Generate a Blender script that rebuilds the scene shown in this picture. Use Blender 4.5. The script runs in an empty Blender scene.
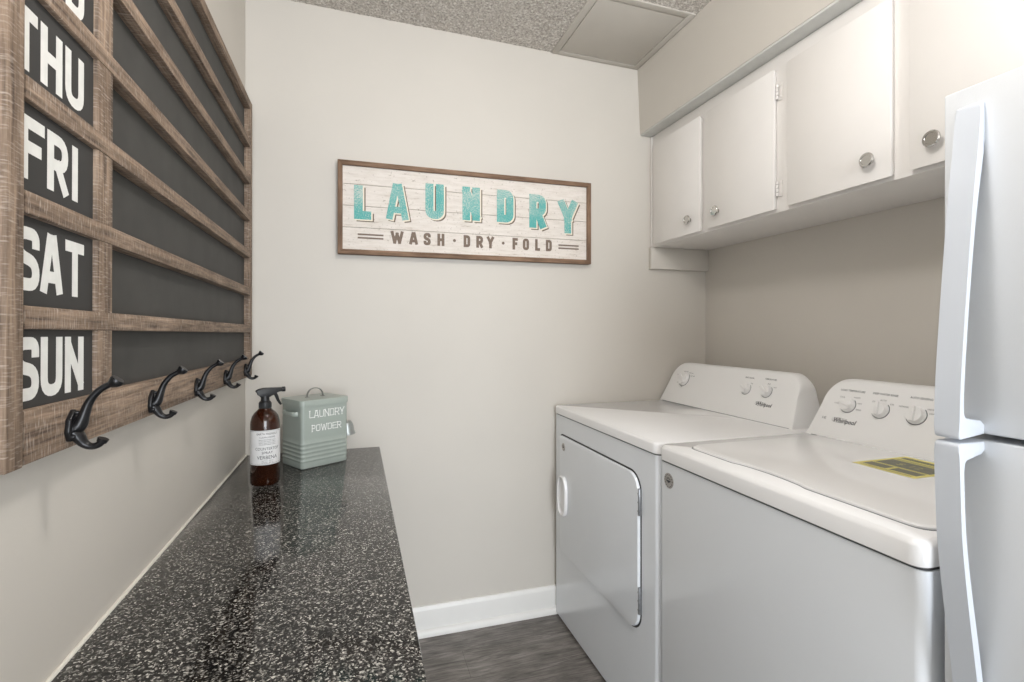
import bpy, bmesh, math, random
from mathutils import Vector, Matrix, noise
random.seed(7)
sc = bpy.context.scene
COL = sc.collection
PI = math.pi

# ------------------------------------------------------------------ camera
TH = math.atan(156 / 501)
cam_d = bpy.data.cameras.new('camera'); cam = bpy.data.objects.new('camera', cam_d); COL.objects.link(cam)
cam.location = (0.377, -1.992, 1.2)
cam.rotation_euler = (PI / 2, 0, -TH)
cam_d.sensor_width = 36; cam_d.lens = 36 * 501 / 1024
cam_d.shift_y = -11 / 1024
cam_d.clip_start = 0.02
sc.camera = cam

# ------------------------------------------------------------------ world, lights, exposure
w = bpy.data.worlds.new('world'); sc.world = w; w.use_nodes = True
w.node_tree.nodes['Background'].inputs[0].default_value = (0.78, 0.88, 1.0, 1)
w.node_tree.nodes['Background'].inputs[1].default_value = 0.9
vs = sc.view_settings
vs.view_transform = 'Standard'; vs.look = 'None'; vs.gamma = 1; vs.use_curve_mapping = False
vs.exposure = 0.2


def area(name, loc, size, size_y, power, col, target=None, rot=None):
    d = bpy.data.lights.new(name, 'AREA'); d.shape = 'RECTANGLE'; d.size = size; d.size_y = size_y
    d.energy = power; d.color = col
    o = bpy.data.objects.new(name, d); COL.objects.link(o); o.location = loc
    if target is not None:
        o.rotation_euler = (Vector(target) - Vector(loc)).to_track_quat('-Z', 'Y').to_euler()
    elif rot: o.rotation_euler = rot
    return o


pl = bpy.data.lights.new('ceiling_lamp_light', 'POINT'); pl.energy = 15.0; pl.color = (1.0, 0.965, 0.925); pl.shadow_soft_size = 0.09
plo = bpy.data.objects.new('ceiling_lamp_light', pl); COL.objects.link(plo); plo.location = (0.74, -1.38, 2.17)
area('doorway_daylight', (0.85, -4.45, 1.25), 1.4, 1.9, 84.0, (0.91, 0.955, 1.0), target=(0.95, 0, 0.9))


# ------------------------------------------------------------------ helpers
def lin(r, g, b):
    f = lambda c: (c / 255 / 12.92) if c / 255 <= 0.04045 else ((c / 255 + 0.055) / 1.055) ** 2.4
    return (f(r), f(g), f(b), 1)


class NT:
    def __init__(s, name):
        s.m = bpy.data.materials.new(name); s.m.use_nodes = True
        s.t = s.m.node_tree; s.b = s.t.nodes['Principled BSDF']

    def n(s, typ, **kw):
        nd = s.t.nodes.new(typ)
        for k, v in kw.items():
            if k.startswith('i_'): nd.inputs[k[2:].replace('_', ' ')].default_value = v
            else: setattr(nd, k, v)
        return nd

    def l(s, a, b): s.t.links.new(a, b)

    def coords(s, scale=(1, 1, 1)):
        tc = s.n('ShaderNodeTexCoord'); mp = s.n('ShaderNodeMapping'); mp.inputs['Scale'].default_value = scale
        s.l(tc.outputs['Object'], mp.inputs['Vector']); return mp.outputs[0]

    def ramp(s, src, stops, interp='LINEAR'):
        r = s.n('ShaderNodeValToRGB'); r.color_ramp.interpolation = interp
        el = r.color_ramp.elements
        while len(el) > 1: el.remove(el[-1])
        el[0].position, el[0].color = stops[0]
        for p, c in stops[1:]:
            e = el.new(p); e.color = c
        s.l(src, r.inputs[0]); return r.outputs[0]

    def bump(s, h, strength, dist=0.001):
        b = s.n('ShaderNodeBump'); b.inputs['Strength'].default_value = strength
        b.inputs['Distance'].default_value = dist
        s.l(h, b.inputs['Height']); s.l(b.outputs[0], s.b.inputs['Normal'])


def plain(name, col, rough=0.5, metal=0.0, bump=None, vary=0.03, coat=0.0, spec=0.5, vscale=6):
    t = NT(name)
    n = t.n('ShaderNodeTexNoise', i_Scale=vscale, i_Detail=4.0); t.l(t.coords(), n.inputs['Vector'])
    c0 = tuple(max(0, c * (1 - vary)) for c in col[:3]) + (1,)
    c1 = tuple(min(1, c * (1 + vary)) for c in col[:3]) + (1,)
    t.l(t.ramp(n.outputs[0], [(0.35, c0), (0.65, c1)]), t.b.inputs['Base Color'])
    t.b.inputs['Roughness'].default_value = rough; t.b.inputs['Metallic'].default_value = metal
    t.b.inputs['Coat Weight'].default_value = coat; t.b.inputs['Specular IOR Level'].default_value = spec
    if bump:
        nb = t.n('ShaderNodeTexNoise', i_Scale=bump[0], i_Detail=3.0); t.l(t.coords(), nb.inputs['Vector'])
        t.bump(nb.outputs[0], bump[1], bump[2])
    return t.m


def wood(name, axis, dark, light, grain=1.0, worn=True):
    t = NT(name)
    sc3 = [170.0, 170.0, 170.0]; sc3['xyz'.index(axis)] = 9.0
    n = t.n('ShaderNodeTexNoise', i_Scale=grain, i_Detail=6.0, i_Roughness=0.65); t.l(t.coords(sc3), n.inputs['Vector'])
    c = t.ramp(n.outputs[0], [(0.30, dark), (0.68, light)])
    n2 = t.n('ShaderNodeTexNoise', i_Scale=9.0, i_Detail=5.0); t.l(t.coords(), n2.inputs['Vector'])
    mix = t.n('ShaderNodeMix', data_type='RGBA', blend_type='MULTIPLY')
    mix.inputs[0].default_value = 1.0
    t.l(c, mix.inputs[6])
    t.l(t.ramp(n2.outputs[0], [(0.3, (0.6, 0.57, 0.54, 1)), (0.7, (1, 1, 1, 1))]), mix.inputs[7])
    out = mix.outputs[2]
    if worn:   # saw marks across the grain and pale dry patches
        s2 = [60.0, 60.0, 60.0]; s2['xyz'.index(axis)] = 420.0
        n3 = t.n('ShaderNodeTexNoise', i_Scale=1.0, i_Detail=2.0); t.l(t.coords(s2), n3.inputs['Vector'])
        m2 = t.n('ShaderNodeMix', data_type='RGBA', blend_type='MIX')
        f = t.ramp(n3.outputs[0], [(0.52, (0, 0, 0, 1)), (0.78, (0.6, 0.6, 0.6, 1))])
        t.l(f, m2.inputs[0]); t.l(out, m2.inputs[6]); m2.inputs[7].default_value = lin(196, 184, 172)
        out = m2.outputs[2]
    t.l(out, t.b.inputs['Base Color'])
    t.b.inputs['Roughness'].default_value = 0.75
    t.bump(n.outputs[0], 0.5, 0.0008)
    return t.m


ORG = Matrix.Identity(4)     # world -> local of the thing being built


def setorg(o):
    global ORG
    ORG = Matrix.LocRotScale(o.location, o.rotation_euler, None).inverted() if o else Matrix.Identity(4)


def obj(name, bm, m, parent=None, sharp=35, smooth=True):
    me = bpy.data.meshes.new(name)
    if parent is not None: bm.transform(ORG)
    if not smooth: bmesh.ops.triangulate(bm, faces=bm.faces[:])
    bmesh.ops.recalc_face_normals(bm, faces=bm.faces)
    bm.to_mesh(me); bm.free()
    if smooth:
        me.shade_smooth(); me.set_sharp_from_angle(angle=math.radians(sharp))
    for mm in (m if isinstance(m, (list, tuple)) else [m]): me.materials.append(mm)
    o = bpy.data.objects.new(name, me); COL.objects.link(o)
    if parent is not None: o.parent = parent
    return o


def thing(name, label, cat, loc, rotz=0, group=None):
    o = bpy.data.objects.new(name, None); COL.objects.link(o); o.empty_display_size = 0.05
    o.location = loc; o.rotation_euler = (0, 0, rotz)
    o['label'] = label; o['category'] = cat
    if group: o['group'] = group
    setorg(o)
    return o


def struct(name, bm, m, **kw):
    o = obj(name, bm, m, None, **kw); o['kind'] = 'structure'; return o


def merge(dst, src):
    me = bpy.data.meshes.new('tmp'); src.to_mesh(me); src.free(); dst.from_mesh(me); bpy.data.meshes.remove(me)


def box(x0, y0, z0, x1, y1, z1, bev=0.0, seg=2, into=None):
    b = bmesh.new(); bmesh.ops.create_cube(b, size=1)
    for v in b.verts:
        v.co = Vector(((x0 + x1) / 2 + v.co.x * (x1 - x0), (y0 + y1) / 2 + v.co.y * (y1 - y0), (z0 + z1) / 2 + v.co.z * (z1 - z0)))
    if bev > 0: bmesh.ops.bevel(b, geom=b.edges[:], offset=bev, segments=seg, profile=0.5, affect='EDGES', clamp_overlap=True)
    if into is not None: merge(into, b); return into
    return b


def lathe(prof, seg=32, mat=None, into=None, caps=True):
    """prof: (r, z) list, revolved about z."""
    b = bmesh.new(); rings = []
    for r, z in prof:
        rings.append([b.verts.new((r * math.cos(2 * PI * i / seg), r * math.sin(2 * PI * i / seg), z)) for i in range(seg)])
    for a, c in zip(rings, rings[1:]):
        for i in range(seg): b.faces.new((a[i], a[(i + 1) % seg], c[(i + 1) % seg], c[i]))
    if caps: b.faces.new(rings[0][::-1]); b.faces.new(rings[-1])
    if mat is not None: b.transform(mat)
    if into is not None: merge(into, b); return into
    return b


def tube(pts, rad, seg=10, into=None, up=(0, 0, 1), flat=1.0, smoothn=0):
    pts = [Vector(p) for p in pts]
    rr = list(rad) if isinstance(rad, (list, tuple)) else [rad] * len(pts)
    for _ in range(smoothn):
        np_, nr = [pts[0]], [rr[0]]
        for i in range(len(pts) - 1):
            a, c = pts[i], pts[i + 1]
            np_ += [a * .75 + c * .25, a * .25 + c * .75]; nr += [rr[i] * .75 + rr[i + 1] * .25, rr[i] * .25 + rr[i + 1] * .75]
        np_.append(pts[-1]); nr.append(rr[-1]); pts, rr = np_, nr
    b = bmesh.new(); rings = []
    for i, p in enumerate(pts):
        t = (pts[min(i + 1, len(pts) - 1)] - pts[max(i - 1, 0)]).normalized()
        u = Vector(up); u = (u - t * u.dot(t))
        if u.length < 1e-4: u = Vector((1, 0, 0)) - t * t.x
        u.normalize(); v = t.cross(u)
        rings.append([b.verts.new(p + (u * math.cos(2 * PI * k / seg) * rr[i] + v * math.sin(2 * PI * k / seg) * rr[i] * flat)) for k in range(seg)])
    for a, c in zip(rings, rings[1:]):
        for k in range(seg): b.faces.new((a[k], a[(k + 1) % seg], c[(k + 1) % seg], c[k]))
    b.faces.new(rings[0][::-1]); b.faces.new(rings[-1])
    if into is not None: merge(into, b); return into
    return b


def prism(poly, axis, a0, a1, bev=0.0, seg=2, into=None):
    """poly in the two other axes (cyclic order kept x,y,z) pulled along axis from a0 to a1."""
    def P(p, a): return {'x': (a, p[0], p[1]), 'y': (p[0], a, p[1]), 'z': (p[0], p[1], a)}[axis]
    b = bmesh.new()
    lo = [b.verts.new(P(p, a0)) for p in poly]; hi = [b.verts.new(P(p, a1)) for p in poly]
    n = len(poly)
    b.faces.new(lo); b.faces.new(hi[::-1])
    for i in range(n): b.faces.new((lo[i], hi[i], hi[(i + 1) % n], lo[(i + 1) % n]))
    if bev: bmesh.ops.bevel(b, geom=b.edges[:], offset=bev, segments=seg, profile=0.5, affect='EDGES', clamp_overlap=True)
    if into is not None: merge(into, b); return into
    return b


def rrect(x0, y0, x1, y1, r, n=6):
    pts = []
    for cx, cy, a in ((x1 - r, y1 - r, 0), (x0 + r, y1 - r, 90), (x0 + r, y0 + r, 180), (x1 - r, y0 + r, 270)):
        for k in range(n + 1):
            t = math.radians(a + 90 * k / n); pts.append((cx + r * math.cos(t), cy + r * math.sin(t)))
    return pts


# ---- stroke lettering: each glyph is centre lines in a unit box
GL = {
    'L': [([(0, 1), (0, 0), (1, 0)], 0, 0)],
    'A': [([(0, 0), (.38, 1)], 0, 0), ([(1, 0), (.62, 1)], 0, 0), ([(.42, 1), (.58, 1)], 0, 0), ([(.25, .22), (.75, .22)], 0, 0)],
    'U': [([(0, 1), (0, 0), (1, 0), (1, 1)], 1, 0)],
    'N': [([(0, 0), (0, 1)], 0, 0), ([(1, 0), (1, 1)], 0, 0), ([(.05, .92), (.95, .08)], 0, 0)],
    'D': [([(0, 0), (0, 1), (1, 1), (1, 0)], 'R', 1)],
    'R': [([(0, 0), (0, 1)], 0, 0), ([(0, 1), (1, 1), (1, .46), (0, .46)], 'R', 1), ([(.5, .44), (.98, 0)], 0, 0)],
    'Y': [([(0, 1), (.5, .45)], 0, 0), ([(1, 1), (.5, .45)], 0, 0), ([(.5, .52), (.5, 0)], 0, 0)],
    'W': [([(0, 1), (.24, 0)], 0, 0), ([(.26, 0), (.5, .85)], 0, 0), ([(.5, .85), (.74, 0)], 0, 0), ([(.76, 0), (1, 1)], 0, 0)],
    'S': [([(1, .84), (1, 1), (0, 1), (0, .56), (1, .44), (1, 0), (0, 0), (0, .16)], 1, 0)],
    'H': [([(0, 0), (0, 1)], 0, 0), ([(1, 0), (1, 1)], 0, 0), ([(0, .5), (1, .5)], 0, 0)],
    'F': [([(0, 0), (0, 1), (1, 1)], 0, 0), ([(0, .52), (.8, .52)], 0, 0)],
    'E': [([(1, 0), (0, 0), (0, 1), (1, 1)], 0, 0), ([(0, .52), (.8, .52)], 0, 0)],
    'O': [([(0, 0), (0, 1), (1, 1), (1, 0)], 1, 1)],
    'T': [([(0, 1), (1, 1)], 0, 0), ([(.5, 1), (.5, 0)], 0, 0)],
    'I': [([(.5, 0), (.5, 1)], 0, 0)],
    'M': [([(0, 0), (0, 1)], 0, 0), ([(1, 0), (1, 1)], 0, 0), ([(.03, .96), (.5, .3)], 0, 0), ([(.97, .96), (.5, .3)], 0, 0)],
    'P': [([(0, 0), (0, 1)], 0, 0), ([(0, 1), (1, 1), (1, .46), (0, .46)], 'R', 1)],
}


def glyph(ch, x, y, wd, ht, t, fn, into, lift=0.0, serif=0.0, grow=0.0):
    """draws one letter in plane coordinates; fn(u, v, k) -> 3-D point."""
    k = 0
    for pts, rnd, closed in GL[ch]:
        P = [Vector((x + t / 2 + p[0] * (wd - t), y + t / 2 + p[1] * (ht - t))) for p in pts]
        free = []
        n = len(P)
        if rnd:
            R = min(t * 0.9 + wd * 0.1, (wd - t) / 2)
            Q = []
            for i, p in enumerate(P):
                if not closed and i in (0, n - 1): Q.append(p); continue
                if rnd == 'R' and pts[i][0] < 0.5: Q.append(p); continue
                a = (P[i - 1] - p); c = (P[(i + 1) % n] - p)
                fa = 1.02 if (not closed and i == 1) else 2.01; fc = 1.02 if (not closed and i == n - 2) else 2.01
                r = min(R, a.length / fa, c.length / fc)
                s, e = p + a.normalized() * r, p + c.normalized() * r
                for q in range(6):
                    f = q / 5
                    Q.append(s * (1 - f) ** 2 + p * 2 * f * (1 - f) + e * f * f)
            P = Q; n = len(P)
        ht2 = t / 2 + grow
        if not closed:
            P = [p.copy() for p in P]
            ext = t / 2 + grow
            P[0] += (P[0] - P[1]).normalized() * ext; P[-1] += (P[-1] - P[-2]).normalized() * ext
            yl, yh = y - grow, y + ht + grow
            for q in (0, -1): P[q].y = min(max(P[q].y, yl), yh)
        L, Rr = [], []
        for i in range(n):
            if closed: d0 = (P[i] - P[i - 1]).normalized(); d1 = (P[(i + 1) % n] - P[i]).normalized()
            else:
                d0 = (P[i] - P[i - 1]).normalized() if i else (P[1] - P[0]).normalized()
                d1 = (P[i + 1] - P[i]).normalized() if i < n - 1 else d0
            n0 = Vector((-d0.y, d0.x)); n1 = Vector((-d1.y, d1.x)); m = (n0 + n1)
            m.normalize(); s = min(ht2 / max(m.dot(n0), 0.35), ht2 * 1.9)
            L.append(P[i] + m * s); Rr.append(P[i] - m * s)
        z = lift + k * 0.00006; k += 1
        vl = [into.verts.new(fn(p.x, p.y, z)) for p in L]; vr = [into.verts.new(fn(p.x, p.y, z)) for p in Rr]
        for i in range(n if closed else n - 1):
            j = (i + 1) % n
            try: into.faces.new((vl[i], vl[j], vr[j], vr[i]))
            except ValueError: pass
        if serif and not rnd:
            for p in (P[0], P[-1]):
                s = serif
                q = [into.verts.new(fn(p.x + a, p.y + b, z + 0.00003)) for a, b in ((-s, -t * .35), (s, -t * .35), (s, t * .35), (-s, t * .35))]
                into.faces.new(q)


def text(s, size, fn, into, lift=0.0, shear=0.0, align='CENTER', bold=0.0, sx=1.0):
    """small print from the built-in font, mapped by fn(u, v, k)."""
    cu = bpy.data.curves.new('t', 'FONT'); cu.body = s; cu.size = size; cu.align_x = align; cu.shear = shear
    cu.offset = bold; cu.resolution_u = 2
    o = bpy.data.objects.new('t', cu); COL.objects.link(o)
    dg = bpy.context.evaluated_depsgraph_get(); dg.update()
    me = bpy.data.meshes.new_from_object(o.evaluated_get(dg))
    vs_ = [into.verts.new(fn(v.co.x * sx, v.co.y, lift)) for v in me.vertices]
    for p in me.polygons:
        try: into.faces.new([vs_[i] for i in p.vertices])
        except ValueError: pass
    bpy.data.objects.remove(o); bpy.data.curves.remove(cu); bpy.data.meshes.remove(me)


def ribbon(pts, wd, fn, into, lift=0.0, closed=False):
    P = [Vector(p) for p in pts]; n = len(P); A, B = [], []
    for i in range(n):
        a = P[(i - 1) % n] if (closed or i) else P[i]; c = P[(i + 1) % n] if (closed or i < n - 1) else P[i]
        d = (c - a).normalized(); m = Vector((-d.y, d.x)); ww = wd[i] if isinstance(wd, list) else wd
        A.append(into.verts.new(fn(*(P[i] + m * ww / 2), lift))); B.append(into.verts.new(fn(*(P[i] - m * ww / 2), lift)))
    for i in range(n if closed else n - 1):
        j = (i + 1) % n; into.faces.new((A[i], A[j], B[j], B[i]))


# ------------------------------------------------------------------ materials
M_wall = plain('greige_wall_paint', lin(207, 202, 194), 0.62, bump=(160, 0.12, 0.0006), vary=0.012, vscale=3)
M_soff = M_wall
M_trim = plain('white_trim_paint', lin(236, 235, 232), 0.38, bump=(60, 0.08, 0.0006), vary=0.02)
M_underlit = plain('soffit_underside_light_tone', lin(214, 215, 212), 0.5, bump=(90, 0.1, 0.0006), vary=0.05, vscale=14)  # grey-white tone imitates how light falls on the soffit underside
M_cab = plain('cabinet_paint', lin(238, 235, 232), 0.42, bump=(70, 0.06, 0.0006), vary=0.012)
M_enamel = plain('white_enamel', lin(243, 243, 244), 0.16, vary=0.006, coat=0.35, spec=0.5)
M_enamel_coollit = plain('white_enamel_cool_light', lin(234, 238, 243), 0.17, vary=0.006, coat=0.3)  # same enamel as the tops, cool daylight on the fronts tinted into it
M_console = plain('white_console_plastic', lin(243, 243, 243), 0.34, vary=0.006)
M_fridge = plain('white_pebbled_enamel', lin(224, 228, 233), 0.38, bump=(420, 0.25, 0.0005), vary=0.006)
M_handle = plain('white_handle_plastic', lin(214, 220, 229), 0.33, vary=0.006)
M_gap = plain('dark_gap', lin(58, 58, 60), 0.7)
M_greyprint = plain('grey_print', lin(120, 122, 126), 0.6)
M_darkprint = plain('charcoal_print', lin(60, 62, 68), 0.6)
M_chrome = plain('chrome', lin(205, 203, 200), 0.12, metal=1.0, vary=0.02)
M_steel = plain('hinge_steel', lin(150, 152, 155), 0.35, metal=0.8, vary=0.1, vscale=120)
M_badge = plain('silver_badge', lin(176, 172, 168), 0.3, metal=0.6, vary=0.05)
M_iron = plain('black_cast_iron', lin(30, 30, 32), 0.32, metal=0.35, bump=(220, 0.35, 0.0006), vary=0.2, vscale=60)
M_chalk = plain('black_chalk_panel', lin(64, 63, 61), 0.7, bump=(300, 0.1, 0.0003), vary=0.10, vscale=14)
M_tile = plain('black_day_tile', lin(52, 51, 50), 0.7, vary=0.08, vscale=14)
M_letter = plain('white_stencil_paint', lin(226, 226, 222), 0.7, vary=0.04, vscale=60)
M_black = plain('black_plastic', lin(20, 21, 24), 0.45, vary=0.05)
M_tin = plain('sage_green_enamel', lin(160, 169, 162), 0.34, vary=0.02)
M_tinmetal = plain('tin_wire', lin(158, 160, 155), 0.35, metal=0.5)
M_tinprint = plain('white_tin_print', lin(240, 241, 238), 0.5)
M_yellow = plain('yellow_energy_label', lin(226, 216, 124), 0.5, vary=0.04)
M_labgrey = plain('grey_label_print', lin(122, 121, 108), 0.6, vary=0.12, vscale=80)
M_labtext = plain('faint_label_lettering', lin(176, 170, 120), 0.6)
M_caulk = plain('white_caulk', lin(225, 221, 212), 0.5)
M_rubber = plain('black_rubber', lin(30, 30, 30), 0.8)
WD, WL = lin(80, 64, 53), lin(172, 149, 128)
M_wy, M_wz, M_wx = wood('weathered_wood_long', 'y', WD, WL), wood('weathered_wood_upright', 'z', WD, WL), None
M_sx = wood('brown_frame_wood_long', 'x', lin(104, 80, 62), lin(158, 128, 104), worn=False)
M_sz = wood('brown_frame_wood_upright', 'z', lin(104, 80, 62), lin(158, 128, 104), worn=False)


def mat_popcorn():
    t = NT('popcorn_ceiling')
    c = t.coords()
    v = t.n('ShaderNodeTexVoronoi', i_Scale=150.0); t.l(c, v.inputs['Vector'])
    n = t.n('ShaderNodeTexNoise', i_Scale=120.0, i_Detail=5.0, i_Roughness=0.7); t.l(c, n.inputs['Vector'])
    t.l(t.ramp(n.outputs[0], [(0.35, lin(158, 151, 144)), (0.52, lin(208, 202, 195)), (0.66, lin(246, 243, 238))]), t.b.inputs['Base Color'])
    t.b.inputs['Roughness'].default_value = 0.95
    m = t.n('ShaderNodeMath', operation='SUBTRACT'); t.l(n.outputs[0], m.inputs[0]); t.l(v.outputs['Distance'], m.inputs[1])
    t.bump(m.outputs[0], 0.6, 0.004)
    return t.m


def mat_granite():
    t = NT('speckled_black_granite')
    c = t.coords()
    nn = t.n('ShaderNodeTexNoise', i_Scale=60.0, i_Detail=2.0); t.l(c, nn.inputs['Vector'])
    mixv = t.n('ShaderNodeMix', data_type='RGBA', blend_type='LINEAR_LIGHT'); mixv.inputs[0].default_value = 0.006
    t.l(c, mixv.inputs[6]); t.l(nn.outputs['Color'], mixv.inputs[7])
    v = t.n('ShaderNodeTexVoronoi', i_Scale=385.0); t.l(mixv.outputs[2], v.inputs['Vector'])
    s = t.n('ShaderNodeSeparateColor'); t.l(v.outputs['Color'], s.inputs[0])
    n = t.n('ShaderNodeTexNoise', i_Scale=210.0, i_Detail=3.0, i_Roughness=0.6); t.l(c, n.inputs['Vector'])
    base = t.ramp(s.outputs[0], [(0.0, lin(22, 22, 22)), (0.42, lin(40, 39, 38)), (0.56, lin(72, 70, 68)), (0.70, lin(108, 106, 102)), (0.82, lin(146, 143, 138)), (0.92, lin(198, 195, 188))], 'CONSTANT')
    m = t.n('ShaderNodeMix', data_type='RGBA', blend_type='MULTIPLY'); m.inputs[0].default_value = 1.0
    t.l(base, m.inputs[6]); t.l(t.ramp(n.outputs[0], [(0.38, (0.35, 0.35, 0.35, 1)), (0.54, (1, 1, 1, 1))]), m.inputs[7])
    t.l(m.outputs[2], t.b.inputs['Base Color'])
    t.b.inputs['Roughness'].default_value = 0.1
    t.b.inputs['Specular IOR Level'].default_value = 0.30
    n2 = t.n('ShaderNodeTexNoise', i_Scale=26.0); t.l(c, n2.inputs['Vector']); t.bump(n2.outputs[0], 0.06, 0.001)
    return t.m


def mat_floor():
    t = NT('grey_oak_plank_floor')
    c = t.coords()
    br = t.n('ShaderNodeTexBrick'); br.offset = 0.37; br.inputs['Scale'].default_value = 1.0
    br.inputs['Brick Width'].default_value = 1.2; br.inputs['Row Height'].default_value = 0.15
    br.inputs['Mortar Size'].default_value = 0.0006
    br.inputs['Color1'].default_value = lin(142, 138, 135); br.inputs['Color2'].default_value = lin(152, 148, 144)
    br.inputs['Mortar'].default_value = lin(92, 88, 84); t.l(c, br.inputs['Vector'])
    n = t.n('ShaderNodeTexNoise', i_Scale=1.0, i_Detail=8.0, i_Roughness=0.7, i_Distortion=1.2); t.l(t.coords((7, 75, 1)), n.inputs['Vector'])
    n3 = t.n('ShaderNodeTexNoise', i_Scale=7.0, i_Detail=3.0); t.l(t.coords((1, 2.2, 1)), n3.inputs['Vector'])
    m = t.n('ShaderNodeMix', data_type='RGBA', blend_type='MULTIPLY'); m.inputs[0].default_value = 1.0
    t.l(br.outputs['Color'], m.inputs[6]); t.l(t.ramp(n.outputs[0], [(0.34, (0.36, 0.35, 0.34, 1)), (0.64, (1.15, 1.12, 1.09, 1))]), m.inputs[7])
    m2 = t.n('ShaderNodeMix', data_type='RGBA', blend_type='MULTIPLY'); m2.inputs[0].default_value = 1.0
    t.l(m.outputs[2], m2.inputs[6]); t.l(t.ramp(n3.outputs[0], [(0.35, (0.62, 0.61, 0.60, 1)), (0.65, (1, 1, 1, 1))]), m2.inputs[7])
    t.l(m2.outputs[2], t.b.inputs['Base Color'])
    t.b.inputs['Roughness'].default_value = 0.45
    t.bump(n.outputs[0], 0.25, 0.001)
    return t.m


def mat_teal():
    t = NT('distressed_teal_paint')
    c = t.coords()
    n = t.n('ShaderNodeTexNoise', i_Scale=230.0, i_Detail=4.0, i_Roughness=0.7); t.l(c, n.inputs['Vector'])
    n2 = t.n('ShaderNodeTexNoise', i_Scale=9.0, i_Detail=2.0); t.l(c, n2.inputs['Vector'])
    a = t.n('ShaderNodeMath', operation='MULTIPLY_ADD'); t.l(n2.outputs[0], a.inputs[0]); a.inputs[1].default_value = 0.5; t.l(n.outputs[0], a.inputs[2])
    t.l(t.ramp(a.outputs[0], [(0.58, lin(72, 162, 158)), (0.74, lin(100, 172, 167)), (0.88, lin(196, 204, 196))]), t.b.inputs['Base Color'])
    t.b.inputs['Roughness'].default_value = 0.7
    return t.m


def mat_plank():
    t = NT('whitewashed_sign_planks')
    c = t.coords()
    n = t.n('ShaderNodeTexNoise', i_Scale=1.0, i_Detail=7.0, i_Roughness=0.7); t.l(t.coords((14, 60, 90)), n.inputs['Vector'])
    n2 = t.n('ShaderNodeTexNoise', i_Scale=130.0, i_Detail=4.0); t.l(c, n2.inputs['Vector'])
    m = t.n('ShaderNodeMix', data_type='RGBA', blend_type='MULTIPLY'); m.inputs[0].default_value = 1.0
    t.l(t.ramp(n.outputs[0], [(0.26, lin(160, 142, 128)), (0.38, lin(214, 206, 197)), (0.6, lin(226, 219, 212))]), m.inputs[6])
    t.l(t.ramp(n2.outputs[0], [(0.27, (0.6, 0.57, 0.54, 1)), (0.36, (1, 1, 1, 1))]), m.inputs[7])
    t.l(m.outputs[2], t.b.inputs['Base Color']); t.b.inputs['Roughness'].default_value = 0.8
    return t.m


def mat_amber():
    t = NT('amber_glass')
    n = t.n('ShaderNodeTexNoise', i_Scale=12.0); t.l(t.coords(), n.inputs['Vector'])
    t.l(t.ramp(n.outputs[0], [(0.3, lin(70, 32, 16)), (0.7, lin(84, 40, 18))]), t.b.inputs['Base Color'])
    t.b.inputs['Roughness'].default_value = 0.05; t.b.inputs['Transmission Weight'].default_value = 0.72
    t.b.inputs['IOR'].default_value = 1.45; t.b.inputs['Coat Weight'].default_value = 0.3
    return t.m


M_pop, M_gran, M_floor, M_teal, M_plank, M_amber = mat_popcorn(), mat_granite(), mat_floor(), mat_teal(), mat_plank(), mat_amber()
M_liquid = plain('dark_liquid', lin(44, 20, 12), 0.15, vary=0.08)
M_brownprint = plain('brown_sign_print', lin(120, 104, 92), 0.75, vary=0.12, vscale=150)
M_shadowprint = plain('dark_brown_letter_edge', lin(112, 98, 84), 0.75, vary=0.1, vscale=150)
M_cream = plain('cream_letter_edge', lin(232, 222, 204), 0.75, vary=0.03)
M_paper = plain('paper_label', lin(222, 222, 222), 0.55, vary=0.03, vscale=40)
M_blade = plain('galvanised_scoop', lin(158, 162, 160), 0.35, metal=0.5, vary=0.06, vscale=40)

# ------------------------------------------------------------------ room shell
RX, RY = 1.957, -4.6      # right wall face, rear wall face
struct('floor', box(-0.15, RY - 0.6, -0.1, RX + 0.15, 0.15, 0.0), M_floor)
struct('wall_left', box(-0.12, RY - 0.12, 0, 0.0, 0.12, 2.46), M_wall)
struct('wall_back', box(0.0, 0.0, 0, RX, 0.12, 2.46), M_wall)
struct('wall_right', box(RX, RY - 0.12, 0, RX + 0.12, 0.12, 2.46), M_wall)
b = bmesh.new()
box(0, RY - 0.12, 0, 0.25, RY, 2.46, into=b); box(1.65, RY - 0.12, 0, RX, RY, 2.46, into=b); box(0.25, RY - 0.12, 2.2, 1.65, RY, 2.46, into=b)
struct('wall_rear', b, M_wall)


def ceil_z(x): return 2.410 - 0.02 * x


# popcorn ceiling: fine bumps where it is seen, coarse behind
b = bmesh.new()
cx0, cx1 = -0.01, 1.75


def ceil_patch(y0, y1, nx, ny, bumpy):
    g = []
    for j in range(ny + 1):
        row = []
        for i in range(nx + 1):
            x = cx0 + (cx1 - cx0) * i / nx; y = y0 + (y1 - y0) * j / ny
            d = 0
            if bumpy:
                p = Vector((x, y, 0))
                e = min(1.0, (y - y0) / 0.05) if y < y0 + 0.05 else 1.0
                d = -(max(0, noise.noise(p * 130)) * 0.0055 + abs(noise.noise(p * 290)) * 0.003) * e
            row.append(b.verts.new((x, y, ceil_z(x) + d)))
        g.append(row)
    for j in range(ny):
        for i in range(nx): b.faces.new((g[j][i], g[j][i + 1], g[j + 1][i + 1], g[j + 1][i]))


ceil_patch(-0.95, 0.0, 440, 238, True)
ceil_patch(RY, -0.95, 2, 2, False)
ce = struct('ceiling', b, M_pop, sharp=180)

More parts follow.
